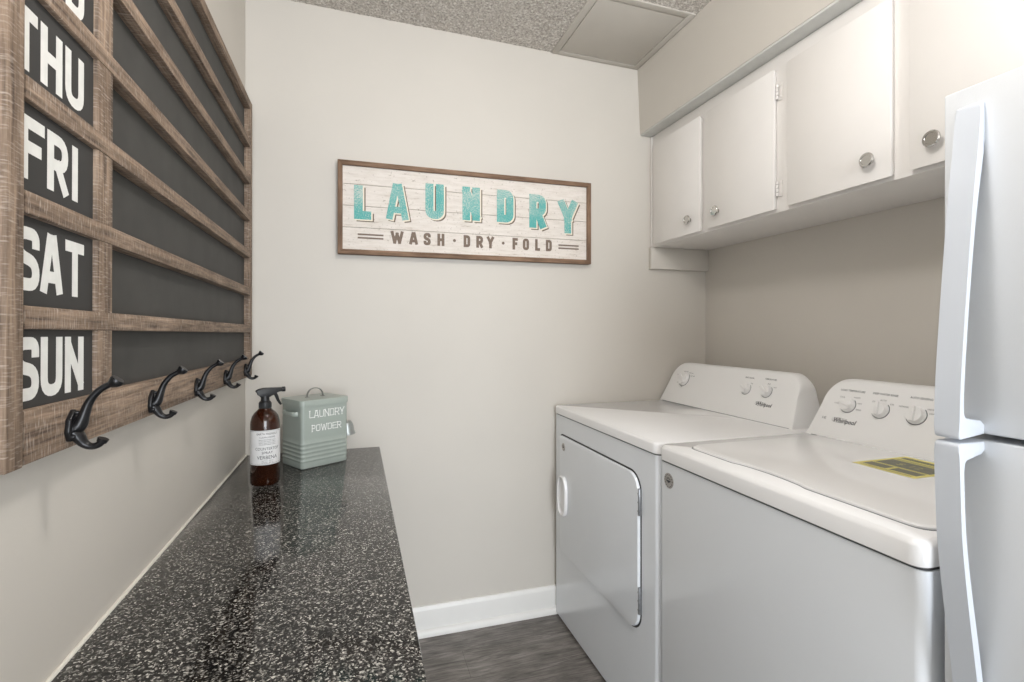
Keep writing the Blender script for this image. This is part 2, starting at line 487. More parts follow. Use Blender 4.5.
# soffit above the cabinets, with the slightly out-of-plumb face
b = prism([(1.604, 2.085), (RX + 0.0, 2.085), (RX, 2.42), (1.588, 2.42)], 'y', RY, 0.0)
struct('wall_soffit', b, M_soff)
struct('trim_1', box(1.606, RY, 2.077, 1.70, -0.001, 2.086, 0.0015), M_underlit)       # strip standing for the soffit underside, its light tone painted in
struct('trim_2', box(1.648, -0.022, 1.476, RX, 0.0, 1.5735, 0.0015), M_wall)          # cleat board under the cabinets


def base_prof(x0, x1):
    b = bmesh.new()
    prism([(-0.014, 0.0), (0, 0), (0, 0.112), (-0.006, 0.112), (-0.013, 0.100), (-0.014, 0.096)], 'x', x0, x1, into=b)
    prism([(-0.028, 0.0), (-0.013, 0), (-0.013, 0.026), (-0.018, 0.025), (-0.025, 0.018), (-0.028, 0.010)], 'x', x0, x1, into=b)
    return b


struct('baseboard_back', base_prof(0.0, RX), M_trim)
struct('trim_3', tube([(0.003, -2.4, 0.7525), (0.003, -0.001, 0.7525)], 0.0035, 8), M_caulk)  # caulk bead along the wall

# ceiling access panel
t = thing('ceiling_access_panel', 'smooth painted square access panel set in the popcorn ceiling beside the soffit', 'ceiling panel', (1.38, -0.21, 2.375))
px0, px1, py0, py1 = 1.172, 1.588, -0.415, -0.002
zt = 2.40


def tilt(bm):
    for v in bm.verts: v.co.z += -0.02 * (v.co.x - 1.38)
    return bm


b = bmesh.new(); zb = 2.3760
fw = 0.028
box(px0, py0, zb, px0 + fw, py1, zt, .002, into=b); box(px1 - fw, py0, zb, px1, py1, zt, .002, into=b)
box(px0 + fw, py0, zb, px1 - fw, py0 + fw, zt, .002, into=b); box(px0 + fw, py1 - fw, zb, px1 - fw, py1, zt, .002, into=b)
M_panel = plain('painted_panel', lin(192, 187, 179), 0.6, bump=(120, 0.1, 0.0005), vary=0.02)
obj('frame', tilt(b), M_panel, t)
obj('hatch', tilt(box(px0 + fw + .003, py0 + fw + .003, zb + 0.0006, px1 - fw - .003, py1 - fw - .003, zt, .0015)), M_panel, t)

# ------------------------------------------------------------------ weekly planner board on the left wall
t = thing('planner_board', 'large weathered wood weekday chalkboard planner with a row of hooks on left wall', 'planner board', (0.0, -0.70, 1.045))
Y0, Y1 = -1.347, -0.061
XF = 0.032
obj('chalk_panel', box(0.002, Y0 + .01, 1.06, 0.0125, Y1 - .01, 1.975), M_chalk, t)
obj('day_panel', box(0.0126, -1.335, 1.06, 0.0250, -1.125, 1.975), M_tile, t)
for i, (a0, a1, x1) in enumerate(((Y0, -1.318, XF + .003), (-1.150, -1.104, XF), (-0.093, Y1, XF + .001))):
    obj('stile', box(0.001, a0, 1.105 if i == 1 else 1.046, x1 - .0012, a1, 1.963 if i == 1 else 1.991, 0.002), M_wz, t)
obj('bottom_rail', box(0.001, -1.3135, 1.047, XF, -0.0935, 1.107, 0.002), M_wy, t)
obj('top_rail', box(0.001, -1.3135, 1.962, XF, -0.0935, 1.990, 0.002), M_wy, t)
slz = [1.196 + 0.1270 * k for k in range(6)]
for z in slz:
    obj('slat', box(0.001, -1.3135, z, XF + 0.0004, -0.0935, z + 0.026, 0.002), M_wy, t)
rows = [('SUN', 1.1125), ('SAT', 1.241), ('FRI', 1.371), ('THU', 1.497), ('WED', 1.623), ('TUE', 1.749), ('MON', 1.875)]
ends = {'SUN': [-1.317, -1.2685, -1.2175], 'SAT': [-1.317, -1.2695, -1.2175], 'FRI': [-1.308, -1.2575, -1.207], 'THU': [-1.3225, -1.2715, -1.2195],
        'WED': [-1.330, -1.268, -1.2195], 'TUE': [-1.3225, -1.2715, -1.2195], 'MON': [-1.329, -1.270, -1.2195]}
wid = {'I': 0.023, 'W': 0.055, 'M': 0.053, 'E': 0.040}
for word, z in rows:
    b = bmesh.new()
    for ch, y in zip(word, ends[word]):
        glyph(ch, y - .002, 1.2 + (z - 1.2) * .962, wid.get(ch, 0.0455), 0.0715, 0.0142, lambda u, v, k: (0.0253 + k, u, v), b)
    obj('day_lettering', b, M_letter, t, smooth=False)


def hook_parts(root, y, dz):
    b = bmesh.new()
    Q = lambda dx, z: (XF + dx, y, z + dz)
    # cast shield plate, thick and pointed at the top
    prism([(y - .010, 1.052 + dz), (y + .010, 1.052 + dz), (y + .015, 1.064 + dz), (y + .012, 1.080 + dz), (y, 1.092 + dz), (y - .012, 1.080 + dz), (y - .015, 1.064 + dz)], 'x', XF - .0005, XF + .006, .0016, into=b)
    tube([Q(.003, 1.066), Q(.010, 1.070), Q(.014, 1.082), Q(.019, 1.100), Q(.029, 1.114), Q(.039, 1.1205), Q(.045, 1.1230)],
         [.0105, .0098, .0072, .0056, .0050, .0046, .0048], 12, b, up=(0, 1, 0), flat=.85, smoothn=2)
    tube([Q(.042, 1.1215), Q(.048, 1.1250), Q(.0510, 1.1285)], [.0046, .0088, .0078], 12, b, up=(0, 1, 0), smoothn=1)
    tube([Q(.003, 1.064), Q(.009, 1.056), Q(.014, 1.047), Q(.022, 1.0425), Q(.030, 1.0445), Q(.0345, 1.050)],
         [.0100, .0088, .0062, .0050, .0048, .0052], 12, b, up=(0, 1, 0), flat=.85, smoothn=2)
    tube([Q(.0330, 1.0480), Q(.0352, 1.0525)], [.0056, .0064], 10, b, up=(0, 1, 0), smoothn=1)
    h = obj('coat_hook', b, M_iron, root, sharp=50)
    for dy, zz in ((-.0095, 1.058), (.0095, 1.058), (0, 1.087)):
        obj('screw', lathe([(.0001, .0045), (.0022, .0042), (.0028, .003), (.0028, 0)][::-1], 10, Matrix.Translation((XF + .0050, y + dy, zz + dz)) @ Matrix.Rotation(PI / 2, 4, 'Y')), M_iron, h)


for y, dz in ((-1.217, .006), (-0.957, .003), (-0.697, .002), (-0.437, .003), (-0.177, .005)): hook_parts(t, y - .004, dz - .002)
t.rotation_euler = (-0.008, 0, 0)      # hangs very slightly crooked

# ------------------------------------------------------------------ laundry sign on the back wall
t = thing('laundry_sign', 'wood framed whitewashed sign reading LAUNDRY WASH DRY FOLD on the back wall', 'wall sign', (0.828, 0.0, 1.483))
sx0, sx1, sz0, sz1 = 0.312, 1.345, 1.484, 1.833
f = 0.0175
b = prism([(sx0, sz0), (sx1, sz0), (sx1 - f, sz0 + f), (sx0 + f, sz0 + f)], 'y', -.032, -.001, .0012)
obj('frame_rail', b, M_sx, t)
obj('frame_rail', prism([(sx0, sz1), (sx0 + f, sz1 - f), (sx1 - f, sz1 - f), (sx1, sz1)], 'y', -.032, -.001, .0012), M_sx, t)
obj('frame_stile', prism([(sx0, sz0), (sx0 + f, sz0 + f), (sx0 + f, sz1 - f), (sx0, sz1)], 'y', -.032, -.001, .0012), M_sz, t)
obj('frame_stile', prism([(sx1, sz0), (sx1, sz1), (sx1 - f, sz1 - f), (sx1 - f, sz0 + f)], 'y', -.032, -.001, .0012), M_sz, t)
zs = [sz0 + .012, 1.586, 1.667, 1.748, sz1 - .012]
b = bmesh.new(); gp = bmesh.new()
for z0, z1 in zip(zs, zs[1:]): box(sx0 + .012, -.020, z0 + .0007, sx1 - .012, -.004, z1 - .0007, .0008, 1, into=b)
obj('plank_face', b, M_plank, t)
box(sx0 + .011, -.0165, sz0 + .011, sx1 - .011, -.003, sz1 - .011, into=gp)
obj('backing', gp, M_shadowprint, t)
big = [('L', .370, .062, 1.617, 1.745), ('A', .488, .082, 1.624, 1.762), ('U', .636, .073, 1.636, 1.774), ('N', .783, .072, 1.640, 1.774),
       ('D', .926, .071, 1.641, 1.774), ('R', 1.066, .074, 1.627, 1.767), ('Y', 1.197, .086, 1.612, 1.753)]
lay = [('letter_shadow', M_shadowprint, .0095, -.0080, .0006, .0006), ('letter_edge', M_cream, .0045, -.0038, .0010, .0010), ('letter', M_teal, 0, 0, .0016, 0)]
for nm, mt, dx, dz, lf, gr in lay[:2] + lay[2:]:
    if nm == 'letter':
        for ch, x, wd, z0, z1 in big:
            b = bmesh.new(); glyph(ch, x, z0, wd, z1 - z0, .025 if ch == 'A' else .0315, lambda u, v, k: (u, -.020 - k, v), b, lift=lf)
            obj('letter', b, mt, t, smooth=False)
    else:
        for ch, x, wd, z0, z1 in big:
            b = bmesh.new(); glyph(ch, x + dx, z0 + dz, wd, z1 - z0, .025 if ch == 'A' else .0315, lambda u, v, k: (u, -.020 - k, v), b, lift=lf, grow=gr)
            obj(nm, b, mt, t, smooth=False)
fn = lambda u, v, k: (u, -.020 - k, v)
for ch, x, wd in (('W', .504, .048), ('A', .574, .033), ('S', .629, .028), ('H', .683, .028), ('D', .788, .027), ('R', .840, .028), ('Y', .884, .030),
                  ('F', .993, .023), ('O', 1.038, .027), ('L', 1.092, .022), ('D', 1.140, .027)):
    b = bmesh.new(); glyph(ch, x, 1.532, wd, .048, .0112, fn, b, lift=.0008); obj('small_letter', b, M_brownprint, t, smooth=False)
for cx in (.751, .953):
    b = bmesh.new(); b.faces.new([b.verts.new((cx + .006 * math.cos(a * PI / 8), -.0208, 1.556 + .006 * math.sin(a * PI / 8))) for a in range(16)]); obj('dot', b, M_brownprint, t, smooth=False)
for x0, x1 in ((.383, .477), (1.197, 1.291)):
    for z in (1.5475, 1.5605): b = bmesh.new(); ribbon([(x0, z), (x1, z)], .0062, fn, b, .0008); obj('bar', b, M_brownprint, t, smooth=False)

# ------------------------------------------------------------------ countertop
CT = 0.752
t = thing('countertop', 'black speckled granite countertop running along the left wall', 'countertop', (0.23, -1.2, CT - .035))
obj('slab', box(0.001, -2.35, CT - .035, 0.464, -0.001, CT, .0025), M_gran, t)
for y in (-0.35, -1.15, -1.95):
    b = bmesh.new()
    prism([(0.001, CT - .0355), (0.40, CT - .0355), (0.40, CT - .05), (0.03, CT - .30), (0.001, CT - .30)], 'y', y - .012, y + .012, .002, into=b)
    obj('bracket', b, M_trim, t)

# spray bottle
t = thing('spray_bottle', 'amber spray bottle with black trigger head and white label on the countertop', 'spray bottle', (0.123, -0.376, CT), TH)
setorg(None)
bx = Matrix.Identity(4)
prof = [(.033, .0003), (.0375, .002), (.0395, .007), (.0395, .172), (.0385, .184), (.035, .197), (.028, .208), (.020, .215), (.0165, .219), (.0155, .230)]
R0 = .0395
body = obj('glass_body', lathe(prof, 40), M_amber, t, sharp=60)
obj('liquid', lathe([(.030, .005), (.0365, .010), (.0365, .118)], 32), M_liquid, body, sharp=60)
b = bmesh.new()
z0, z1 = .062, .160
n = 30; a0, a1 = math.radians(-90 - 97), math.radians(-90 + 97)
ring = []
for i in range(n + 1):
    a = a0 + (a1 - a0) * i / n; r = R0 + .0004
    ring.append((b.verts.new((r * math.cos(a), r * math.sin(a), z0)), b.verts.new((r * math.cos(a), r * math.sin(a), z1))))
for p, q in zip(ring, ring[1:]): b.faces.new((p[0], q[0], q[1], p[1]))
lab = obj('paper_label', b, M_paper, t)
b = bmesh.new()


def cyl(u, v, k):
    a = -PI / 2 + u / R0; r = R0 + .0007 + k
    return (r * math.cos(a), r * math.sin(a), v)


def cyltext(s, size, v, **kw): text(s, size, lambda u, q, k: cyl(u, q + v, k), b, **kw)


cyltext('EARTH FRIENDLY', .0085, .1475, sx=.85); cyltext('CLEAN HOME', .0068, .1385)
for v in (.1325, .128, .1235, .119): cyltext('natural plant based cleaner', .0042, v)
cyltext('COUNTERTOP', .0115, .104, sx=.85); cyltext('SPRAY', .0105, .093); cyltext('VERBENA', .0145, .0785, sx=.9)
for v in (.0725, .0675): cyltext('16.9 fl oz   500 ml', .0042, v)
for v in (.0655, .1575): ribbon([(-.055 + .11 * i / 20, v) for i in range(21)], .0006, cyl, b)
obj('label_print', b, M_darkprint, lab, smooth=False)
b = lathe([(.0155, .218), (.0165, .220), (.0165, .236), (.0150, .239), (.0120, .241), (.0110, .256)], 28)
for i in range(24):
    a = 2 * PI * i / 24; tube([(.0165 * math.cos(a), .0165 * math.sin(a), .221), (.0165 * math.cos(a), .0165 * math.sin(a), .235)], .0009, 5, b)
obj('collar', b, M_black, t)
b = bmesh.new()
prism([(-.027, .2700), (-.020, .2750), (-.004, .2790), (.047, .2775), (.047, .2665), (.028, .2655), (.020, .2600), (.014, .2520), (-.012, .2500), (-.017, .2600)], 'y', -.0095, .0095, .003, into=b)
lathe([(.0065, 0), (.0075, .001), (.0075, .009), (.004, .010)], 16, Matrix.Translation((.045, 0, .2720)) @ Matrix.Rotation(PI / 2, 4, 'Y'), b)
obj('sprayer_head', b, M_black, t)
obj('trigger', tube([(.026, 0, .262), (.031, 0, .252), (.034, 0, .241), (.040, 0, .231), (.043, 0, .227)], [.0050, .0050, .0042, .0036, .003], 10, up=(0, 1, 0), smoothn=2), M_black, t)

# laundry powder tin: local x along its lettered front, y away from it
TA = math.radians(32.5)
t = thing('powder_tin', 'sage green metal tin lettered LAUNDRY POWDER on the countertop', 'storage tin', (0.211, -0.262, CT), TA)
setorg(None)
TW, TD = .165, .138


def loops(levels, r, mt, name, parent, cap=True, sharp=35):
    b = bmesh.new(); rs = []
    for z, o in levels:
        rs.append([b.verts.new((p[0], p[1], z)) for p in rrect(-o, -o, TW + o, TD + o, r + o, 6)])
    n = len(rs[0])
    for a, c in zip(rs, rs[1:]):
        for i in range(n): b.faces.new((a[i], a[(i + 1) % n], c[(i + 1) % n], c[i]))
    b.faces.new(rs[0][::-1]); b.faces.new(rs[-1])
    return obj(name, b, mt, parent, sharp=sharp)


lv = [(.0003, -.001), (.003, 0), (.018, 0)]
for k in range(5):
    z = .020 + k * .0135
    lv += [(z, 0), (z + .0022, .0011), (z + .0045, .0016), (z + .0068, .0011), (z + .009, 0)]
lv += [(.095, 0), (.203, 0)]
body = loops(lv, .011, M_tin, 'tin_body', t, sharp=50)
lid = loops([(.2000, .0005), (.2000, .0042), (.2175, .0044), (.2195, .0036), (.2203, .0016), (.2210, -.008)], .012, M_tin, 'lid', t, sharp=30)
b = bmesh.new(); cxm, cym = TW / 2, TD / 2
tube([(cxm - .029, cym, .221), (cxm - .027, cym, .235), (cxm - .017, cym, .247), (cxm, cym, .252), (cxm + .017, cym, .247), (cxm + .027, cym, .235), (cxm + .029, cym, .221)], .0055, 8, b, up=(0, 1, 0), flat=.28, smoothn=2)
box(cxm - .034, cym - .006, .2205, cxm - .022, cym + .006, .2230, .001, into=b); box(cxm + .022, cym - .006, .2205, cxm + .034, cym + .006, .2230, .001, into=b)
obj('lid_handle', b, M_tinmetal, lid)
b = bmesh.new()
fnt = lambda u, v, k: (u, -.0006 - k, v)
xs = .026
for ch in 'LAUNDRY':
    wd = {'L': .013, 'W': .022}.get(ch, .0155); glyph(ch, xs, .162, wd, .023, .0022, fnt, b, serif=.0028); xs += wd + .0030
obj('tin_lettering', b, M_tinprint, body, smooth=False)
b = bmesh.new(); xs = .034
for ch in 'POWDER':
    wd = {'P': .012, 'W': .021}.get(ch, .0145); glyph(ch, xs, .117, wd, .021, .0022, fnt, b, serif=.0026); xs += wd + .0028
obj('tin_lettering', b, M_tinprint, body, smooth=False)
b = bmesh.new()
tube([(-.001, .022, .176), (-.012, .026, .176), (-.017, .040, .176), (-.017, .088, .176), (-.012, .102, .176), (-.001, .106, .176)], .0075, 8, b, up=(0, 0, 1), flat=.3, smoothn=1)
obj('side_handle', b, M_tin, body)
b = bmesh.new()
tube([(TW - .001, .050, .176), (TW + .006, .050, .178), (TW + .008, .050, .184)], .0022, 8, b, smoothn=1)
obj('scoop_peg', b, M_tinmetal, body)
# scoop hanging from the tin's right side
s = thing('scoop', 'small galvanised scoop hanging from the right side of the green tin', 'scoop', t.location + Matrix.Rotation(TA, 3, 'Z') @ Vector((TW + .003, .050, .047)), TA)
setorg(None)
b = bmesh.new()
tube([(.0075, 0, .128), (.009, .003, .110), (.012, .002, .090), (.016, 0, .076)], [.003, .0035, .004, .005], 8, b, flat=.5, smoothn=1)
obj('scoop_handle', b, M_tinmetal, s)
b = lathe([(.0005, .078), (.017, .075), (.0215, .064), (.0235, .042), (.0275, .032), (.0260, .032), (.0220, .042), (.0195, .064), (.015, .072), (.0005, .074)], 28, Matrix.Translation((.0305, 0, 0)) @ Matrix.Rotation(math.radians(-6), 4, 'Y'), caps=False)
obj('scoop_bowl', b, M_blade, s)

# ------------------------------------------------------------------ wall cabinets over the machines
t = thing('wall_cabinet', 'long white painted wall cabinet with slab doors hung under the soffit', 'cabinet', (1.80, -0.95, 1.578))
XC = 1.661; CY0 = -1.90
obj('case', box(XC, CY0, 1.574, RX - .001, -0.001, 2.0765, .0018), M_cab, t)
b = box(XC - .0055, -.012, 1.579, XC, -.001, 2.0755, .0015)
obj('edge_strip', b, M_cab, t)


def knob(y, z, par):
    m = Matrix.Translation((XC - .018, y, z)) @ Matrix.Rotation(-PI / 2, 4, 'Y')
    obj('knob', lathe([(.0085, 0), (.0085, .002), (.0055, .004), (.0055, .009), (.0165, .012), (.0190, .015), (.0190, .018), (.0165, .0205), (.0125, .0205), (.0120, .0192), (.002, .0192)], 28, m), M_chrome, par)


def hinge(y, z, side, par):
    b = bmesh.new()
    box(XC - .0030, y - .007, z - .026, XC - .0003, y + .007, z + .026, .001, into=b)
    for zz in (-.018, -.006, .006, .018):
        tube([(XC - .008, y + side * .007, z + zz - .0052), (XC - .008, y + side * .007, z + zz + .0052)], .0036, 10, b)
    for zz in (-.017, .017):
        lathe([(.003, 0), (.003, .0012), (.001, .0018)], 10, Matrix.Translation((XC - .0033, y - side * .003, z + zz)) @ Matrix.Rotation(-PI / 2, 4, 'Y'), b)
    obj('hinge', b, M_cab, par)


doors = [(-.363, -.052, -.303, None, 0), (-.722, -.404, -.463, -.731, 1), (-1.087, -.772, -1.035, -.763, -1), (-1.470, -1.128, -1.187, None, 0), (-1.850, -1.510, -1.790, None, 0)]
for i, (d0, d1, ky, hy, side) in enumerate(doors):
    b = box(XC - .018, d0, 1.581, XC - .0005, d1, 2.027)
    # lipped edge: the back of the door is smaller than its face
    for v in b.verts:
        if v.co.x > XC - .01:
            v.co.y += .006 * (1 if v.co.y < (d0 + d1) / 2 else -1); v.co.z += .007 * (1 if v.co.z < 1.8 else -1)
    bmesh.ops.bevel(b, geom=b.edges[:], offset=.0025, segments=2, profile=.5, affect='EDGES')
    d = obj('door', b, M_cab, t)
    knob(ky, 1.636, d)
    if hy:
        for z in (1.955, 1.648): hinge(hy, z, side, d)


# ------------------------------------------------------------------ laundry machines
XM = 1.184          # front plane of both machines
P0 = Vector((1.702, 0, .883)); SL = Vector((.075, 0, .167)).normalized(); NN = Vector((-.167, 0, .075)).normalized()


def cface(u, v, k=0):   # console face: u = toward the near end, v = up the slope
    p = P0 + SL * v + NN * (k + .0004); return Vector((p.x, -u, p.z))


def cmat(y, v):         # frame standing on the console face, local z outwards
    p = P0 + SL * v; m = Matrix(((0, SL.x, NN.x, p.x), (-1, 0, 0, y), (0, SL.z, NN.z, p.z), (0, 0, 0, 1)))
    return m


def console(yfar, ynear, parent):
    # silhouette seen from the front: slanted ends and rounded shoulders
    H = .186; R = .060; slant = .020
    n = 64; secs = []
    W = yfar - ynear

    def half(s):    # s: distance from the end -> height along the slope
        if s < slant * 1.0: return (s / slant) * (H * .62)
        q = min(1.0, (s - slant) / R)
        return H * .62 + H * .38 * math.sqrt(max(0, 1 - (1 - q) ** 2))
    ss = [0.0005, .004, .008, .012, .016, slant] + [slant + R * (1 - math.cos(k / 10 * PI / 2)) for k in range(1, 11)]
    ys = [yfar - s for s in ss] + [ynear + s for s in reversed(ss)]
    hs = [half(s) for s in ss] + [half(s) for s in reversed(ss)]
    b = bmesh.new(); rings = []
    for y, h in zip(ys, hs):
        h = max(h, .004); top = P0 + SL * h
        r = min(.012, h * .3)
        bxk = max(P0.x + .14 - .02 * h / H, top.x + .03)
        pts = [(P0.x, P0.z), (P0.x + SL.x * (h - r), P0.z + SL.z * (h - r))]
        for k in range(1, 6):
            f = k / 5; a = Vector((pts[1][0], pts[1][1])); c = Vector((top.x, top.z)); e = Vector((top.x + r * 1.2, top.z + .001))
            q = a * (1 - f) ** 2 + c * 2 * f * (1 - f) + e * f * f; pts.append((q.x, q.y))
        pts += [(bxk - .01, top.z + .001), (bxk, top.z - min(.008, h * .3)), (P0.x + .15, P0.z)]
        rings.append([b.verts.new((p[0], y, p[1])) for p in pts])
    m = len(rings[0])
    for a, c in zip(rings, rings[1:]):
        for i in range(m): b.faces.new((a[i], a[(i + 1) % m], c[(i + 1) % m], c[i]))
    b.faces.new(rings[0]); b.faces.new(rings[-1][::-1])
    o = obj('console', b, M_console, parent, sharp=50)
    g = bmesh.new()     # thin dark joint where the console meets the top
    box(P0.x - .0012, ynear + .012, .8832, P0.x + .002, yfar - .02, .8843, into=g)
    obj('console_joint', g, M_greyprint, o)
    return o


def dial(y, v, r, ang, parent, big=False):
    m = cmat(y, v)
    b = lathe([(r * 1.0, 0), (r * 1.0, .003), (r * .93, .0042), (r * .88, .012), (r * .82, .0145), (r * .25, .0150)], 36, m)
    k = obj('control_knob', b, M_console, parent)
    g = box(-r * .20, -r * .86, .013, r * .20, r * .86, .021, .0025); g.transform(m @ Matrix.Rotation(ang, 4, 'Z')); obj('grip', g, M_console, k)
    g = bmesh.new()
    n = 30; ring = [(g.verts.new(m @ Vector((r * 1.0 * math.cos(a), r * 1.0 * math.sin(a), .0005))), g.verts.new(m @ Vector((r * 1.09 * math.cos(a), r * 1.09 * math.sin(a), .0005)))) for a in [PI * (1.02 + 1.25 * i / n) for i in range(n + 1)]]
    for p, q in zip(ring, ring[1:]): g.faces.new((p[0], q[0], q[1], p[1]))
    obj('dial_ring', g, M_greyprint, parent, smooth=False)


def marks(y, v, r, title, words, parent):
    u0 = -y
    if title:
        b = bmesh.new(); text(title, .0078, lambda u, q, k: cface(u0 + u, v + r + .021 + q, k), b, bold=.00015)
        obj('dial_title', b, M_greyprint, parent, smooth=False)
    for a, wtxt in words:
        ca, sa = math.cos(math.radians(a)), math.sin(math.radians(a)); b = bmesh.new()
        text(wtxt, .0062, lambda u, q, k: cface(u0 + u + (r + .006) * ca, v + (r + .006) * sa + q - .002, k), b, align='LEFT' if ca > .3 else ('RIGHT' if ca < -.3 else 'CENTER'))
        obj('dial_marking', b, M_greyprint, parent, smooth=False)


def logo(y, v, size, parent):
    b = bmesh.new(); u0 = -y
    text('Whirlpool', size, lambda u, q, k: cface(u0 + u, v - .35 * size + q, k), b, shear=.25, bold=.0004, sx=.9)
    pts = [(u0 - size * .8 + size * 1.25 * math.cos(a), v + size * .42 * math.sin(a)) for a in [math.radians(20 + 300 * i / 28) for i in range(29)]]
    ribbon(pts, [size * .03 * (0.3 + math.sin(PI * i / 28)) for i in range(29)], lambda u, q, k: cface(u, q, k), b, .0001)
    obj('logo', b, M_darkprint, parent, smooth=False)


def badge(y, z, r, parent, xp):
    m = Matrix.Translation((xp, y, z)) @ Matrix.Rotation(-PI / 2, 4, 'Y')
    o = obj('round_badge', lathe([(r, 0), (r, .0008), (r * .93, .0014), (r * .70, .0014), (r * .66, .0010), (r * .1, .0010)], 32, m), M_badge, parent)
    b = bmesh.new()
    fnb = lambda u, q, k: (xp - .0016 - k, y - u, z + q)
    for i in range(14):
        a = 2 * PI * i / 14
        ribbon([(r * .74 * math.cos(a), r * .74 * math.sin(a)), (r * .88 * math.cos(a), r * .88 * math.sin(a))], r * .13, fnb, b)
    ribbon([(-r * .45, 0), (0, -r * .12), (r * .45, 0)], [r * .12, r * .34, r * .12], fnb, b)
    ribbon([(-r * .4, r * .22), (0, r * .38), (r * .4, r * .22)], r * .1, fnb, b)
    obj('badge_print', b, M_darkprint, o, smooth=False)


def shell(y0, y1, name, parent, z0=.012, z1=.846, xb=1.93, r=.016, dx=0):
    """the wrapped steel case with rounded upright corners at the front"""
    pts = []
    for cy, a0, a1 in ((y1 - r, 90, 180), (y0 + r, 180, 270)):
        for k in range(7):
            a = math.radians(a0 + (a1 - a0) * k / 6); pts.append((XM + dx + r + r * math.cos(a), cy + r * math.sin(a)))
    poly = [(xb, y1)] + pts + [(xb, y0)]
    b = prism(poly, 'z', z0, z1)
    return obj(name, b, M_enamel_coollit, parent, sharp=30)


def top_slab(y0, y1, parent, z0=.8485, z1=.883, over=.004, xb=1.935, r=.018, lip=.007):
    b = bmesh.new(); rings = []
    for z, o in ((z0, 0), (z0 + .003, over), (z1 - lip, over), (z1 - lip * .55, over - .0018), (z1 - lip * .2, over - .0055), (z1, over - .008)):
        pts = []
        for cy, a0, a1 in ((y1 - r, 90, 180), (y0 + r, 180, 270)):
            for k in range(7):
                a = math.radians(a0 + (a1 - a0) * k / 6); q = r + o
                pts.append((XM + r + q * math.cos(a), cy + q * math.sin(a) - (over if cy > (y0 + y1) / 2 else -over)))
        poly = [(xb, pts[0][1])] + pts + [(xb, pts[-1][1])]
        rings.append([b.verts.new((p[0], p[1], z)) for p in poly])
    n = len(rings[0])
    for a, c in zip(rings, rings[1:]):
        for i in range(n): b.faces.new((a[i], a[(i + 1) % n], c[(i + 1) % n], c[i]))
    b.faces.new(rings[0][::-1]); b.faces.new(rings[-1])
    return obj('top', b, M_enamel, parent, sharp=40)


def feet(y0, y1, parent):
    for x in (XM + .06, 1.87):
        for y in (y0 + .06, y1 - .06):
            obj('foot', lathe([(.020, 0.0), (.022, .002), (.022, .008), (.010, .010), (.010, .014)], 20, Matrix.Translation((x, y, 0.0005))), M_rubber, parent)


# ---- dryer
DY0, DY1 = -0.773, -0.014
t = thing('dryer', 'white front loading clothes dryer in the far corner with rectangular door', 'dryer', (1.55, -.40, 0))
shell(DY0, DY1, 'case', t); feet(DY0, DY1, t)
shell(DY0 + .003, DY1 - .003, 'seam', t, .845, .8495, dx=.003).data.materials[0] = M_gap
top_slab(DY0, DY1, t)
# door outline: rounded at the hinge side, squarer on the far side
dz0, dz1, dy0, dy1 = .300, .770, -.686, -.080


def door_poly(o):
    p = []
    for cy, cz, a0, r in ((dy1 + o, dz1 + o, 0, .02), (dy0 - o, dz1 + o, 90, .055), (dy0 - o, dz0 - o, 180, .055), (dy1 + o, dz0 - o, 270, .02)):
        r = max(r + o * .8, .004)
        c_y = cy - r if a0 in (0, 270) else cy + r; c_z = cz - r if a0 in (0, 90) else cz + r
        for k in range(9):
            a = math.radians(a0 + 90 * k / 8); p.append((c_y + r * math.cos(a), c_z + r * math.sin(a)))
    return p


def ringed(levels, mt, name, par, cap=True):
    b = bmesh.new(); rs = [[b.verts.new((x, p[0], p[1])) for p in door_poly(o)] for x, o in levels]
    n = len(rs[0])
    for a, c in zip(rs, rs[1:]):
        for i in range(n): b.faces.new((a[i], a[(i + 1) % n], c[(i + 1) % n], c[i]))
    if cap: b.faces.new(rs[0]); b.faces.new(rs[-1][::-1])
    return obj(name, b, mt, par, sharp=40)


ringed([(XM - .0010, .0050), (XM + .001, .0050)], M_gap, 'door_shadow_gap', t)
b = bmesh.new()
lev = [(XM - .0012, -.0005), (XM - .0075, -.0005), (XM - .0100, -.0022), (XM - .0108, -.006)]
rs = [[b.verts.new((x, p[0], p[1])) for p in door_poly(o)] for x, o in lev]; n = len(rs[0])
for a, c in zip(rs, rs[1:]):
    for i in range(n): b.faces.new((a[i], a[(i + 1) % n], c[(i + 1) % n], c[i]))
b.faces.new(rs[0]); b.faces.new(rs[-1][::-1])
dr = obj('door', b, M_enamel_coollit, t, sharp=40)
XD = XM - .0108
# handle: raised oval cup near the far edge
hy, hz, hw, hh = -.131, .534, .040, .080
b = bmesh.new(); rs = []
for x, k in ((XD, 1.0), (XD - .010, 1.0), (XD - .0125, .94), (XD - .0125, .86), (XD - .003, .78), (XD - .0012, .60)):
    rs.append([b.verts.new((x, hy + hw * k * (abs(math.cos(a)) ** .7) * (1 if math.cos(a) > 0 else -1), hz + (hh - hw * (1 - k)) * (abs(math.sin(a)) ** .7) * (1 if math.sin(a) > 0 else -1))) for a in [2 * PI * i / 36 for i in range(36)]])
for a, c in zip(rs, rs[1:]):
    for i in range(36): b.faces.new((a[i], a[(i + 1) % 36], c[(i + 1) % 36], c[i]))
b.faces.new(rs[-1][::-1])
hd = obj('door_handle', b, M_enamel, dr, sharp=60)
badge(-.131, .730, .0155, dr, XD)
for z in (.690, .398):
    b = bmesh.new(); box(XM - .0100, dy0 - .006, z - .040, XM - .001, dy0 + .001, z + .040, .001, into=b)
    for k in (-.026, 0, .026):
        lathe([(.0028, 0), (.0028, .0015), (.001, .002)], 10, Matrix.Translation((XM - .0098, dy0 - .0025, z + k)) @ Matrix.Rotation(-PI / 2, 4, 'Y'), b)
    obj('door_hinge', b, M_steel, dr)
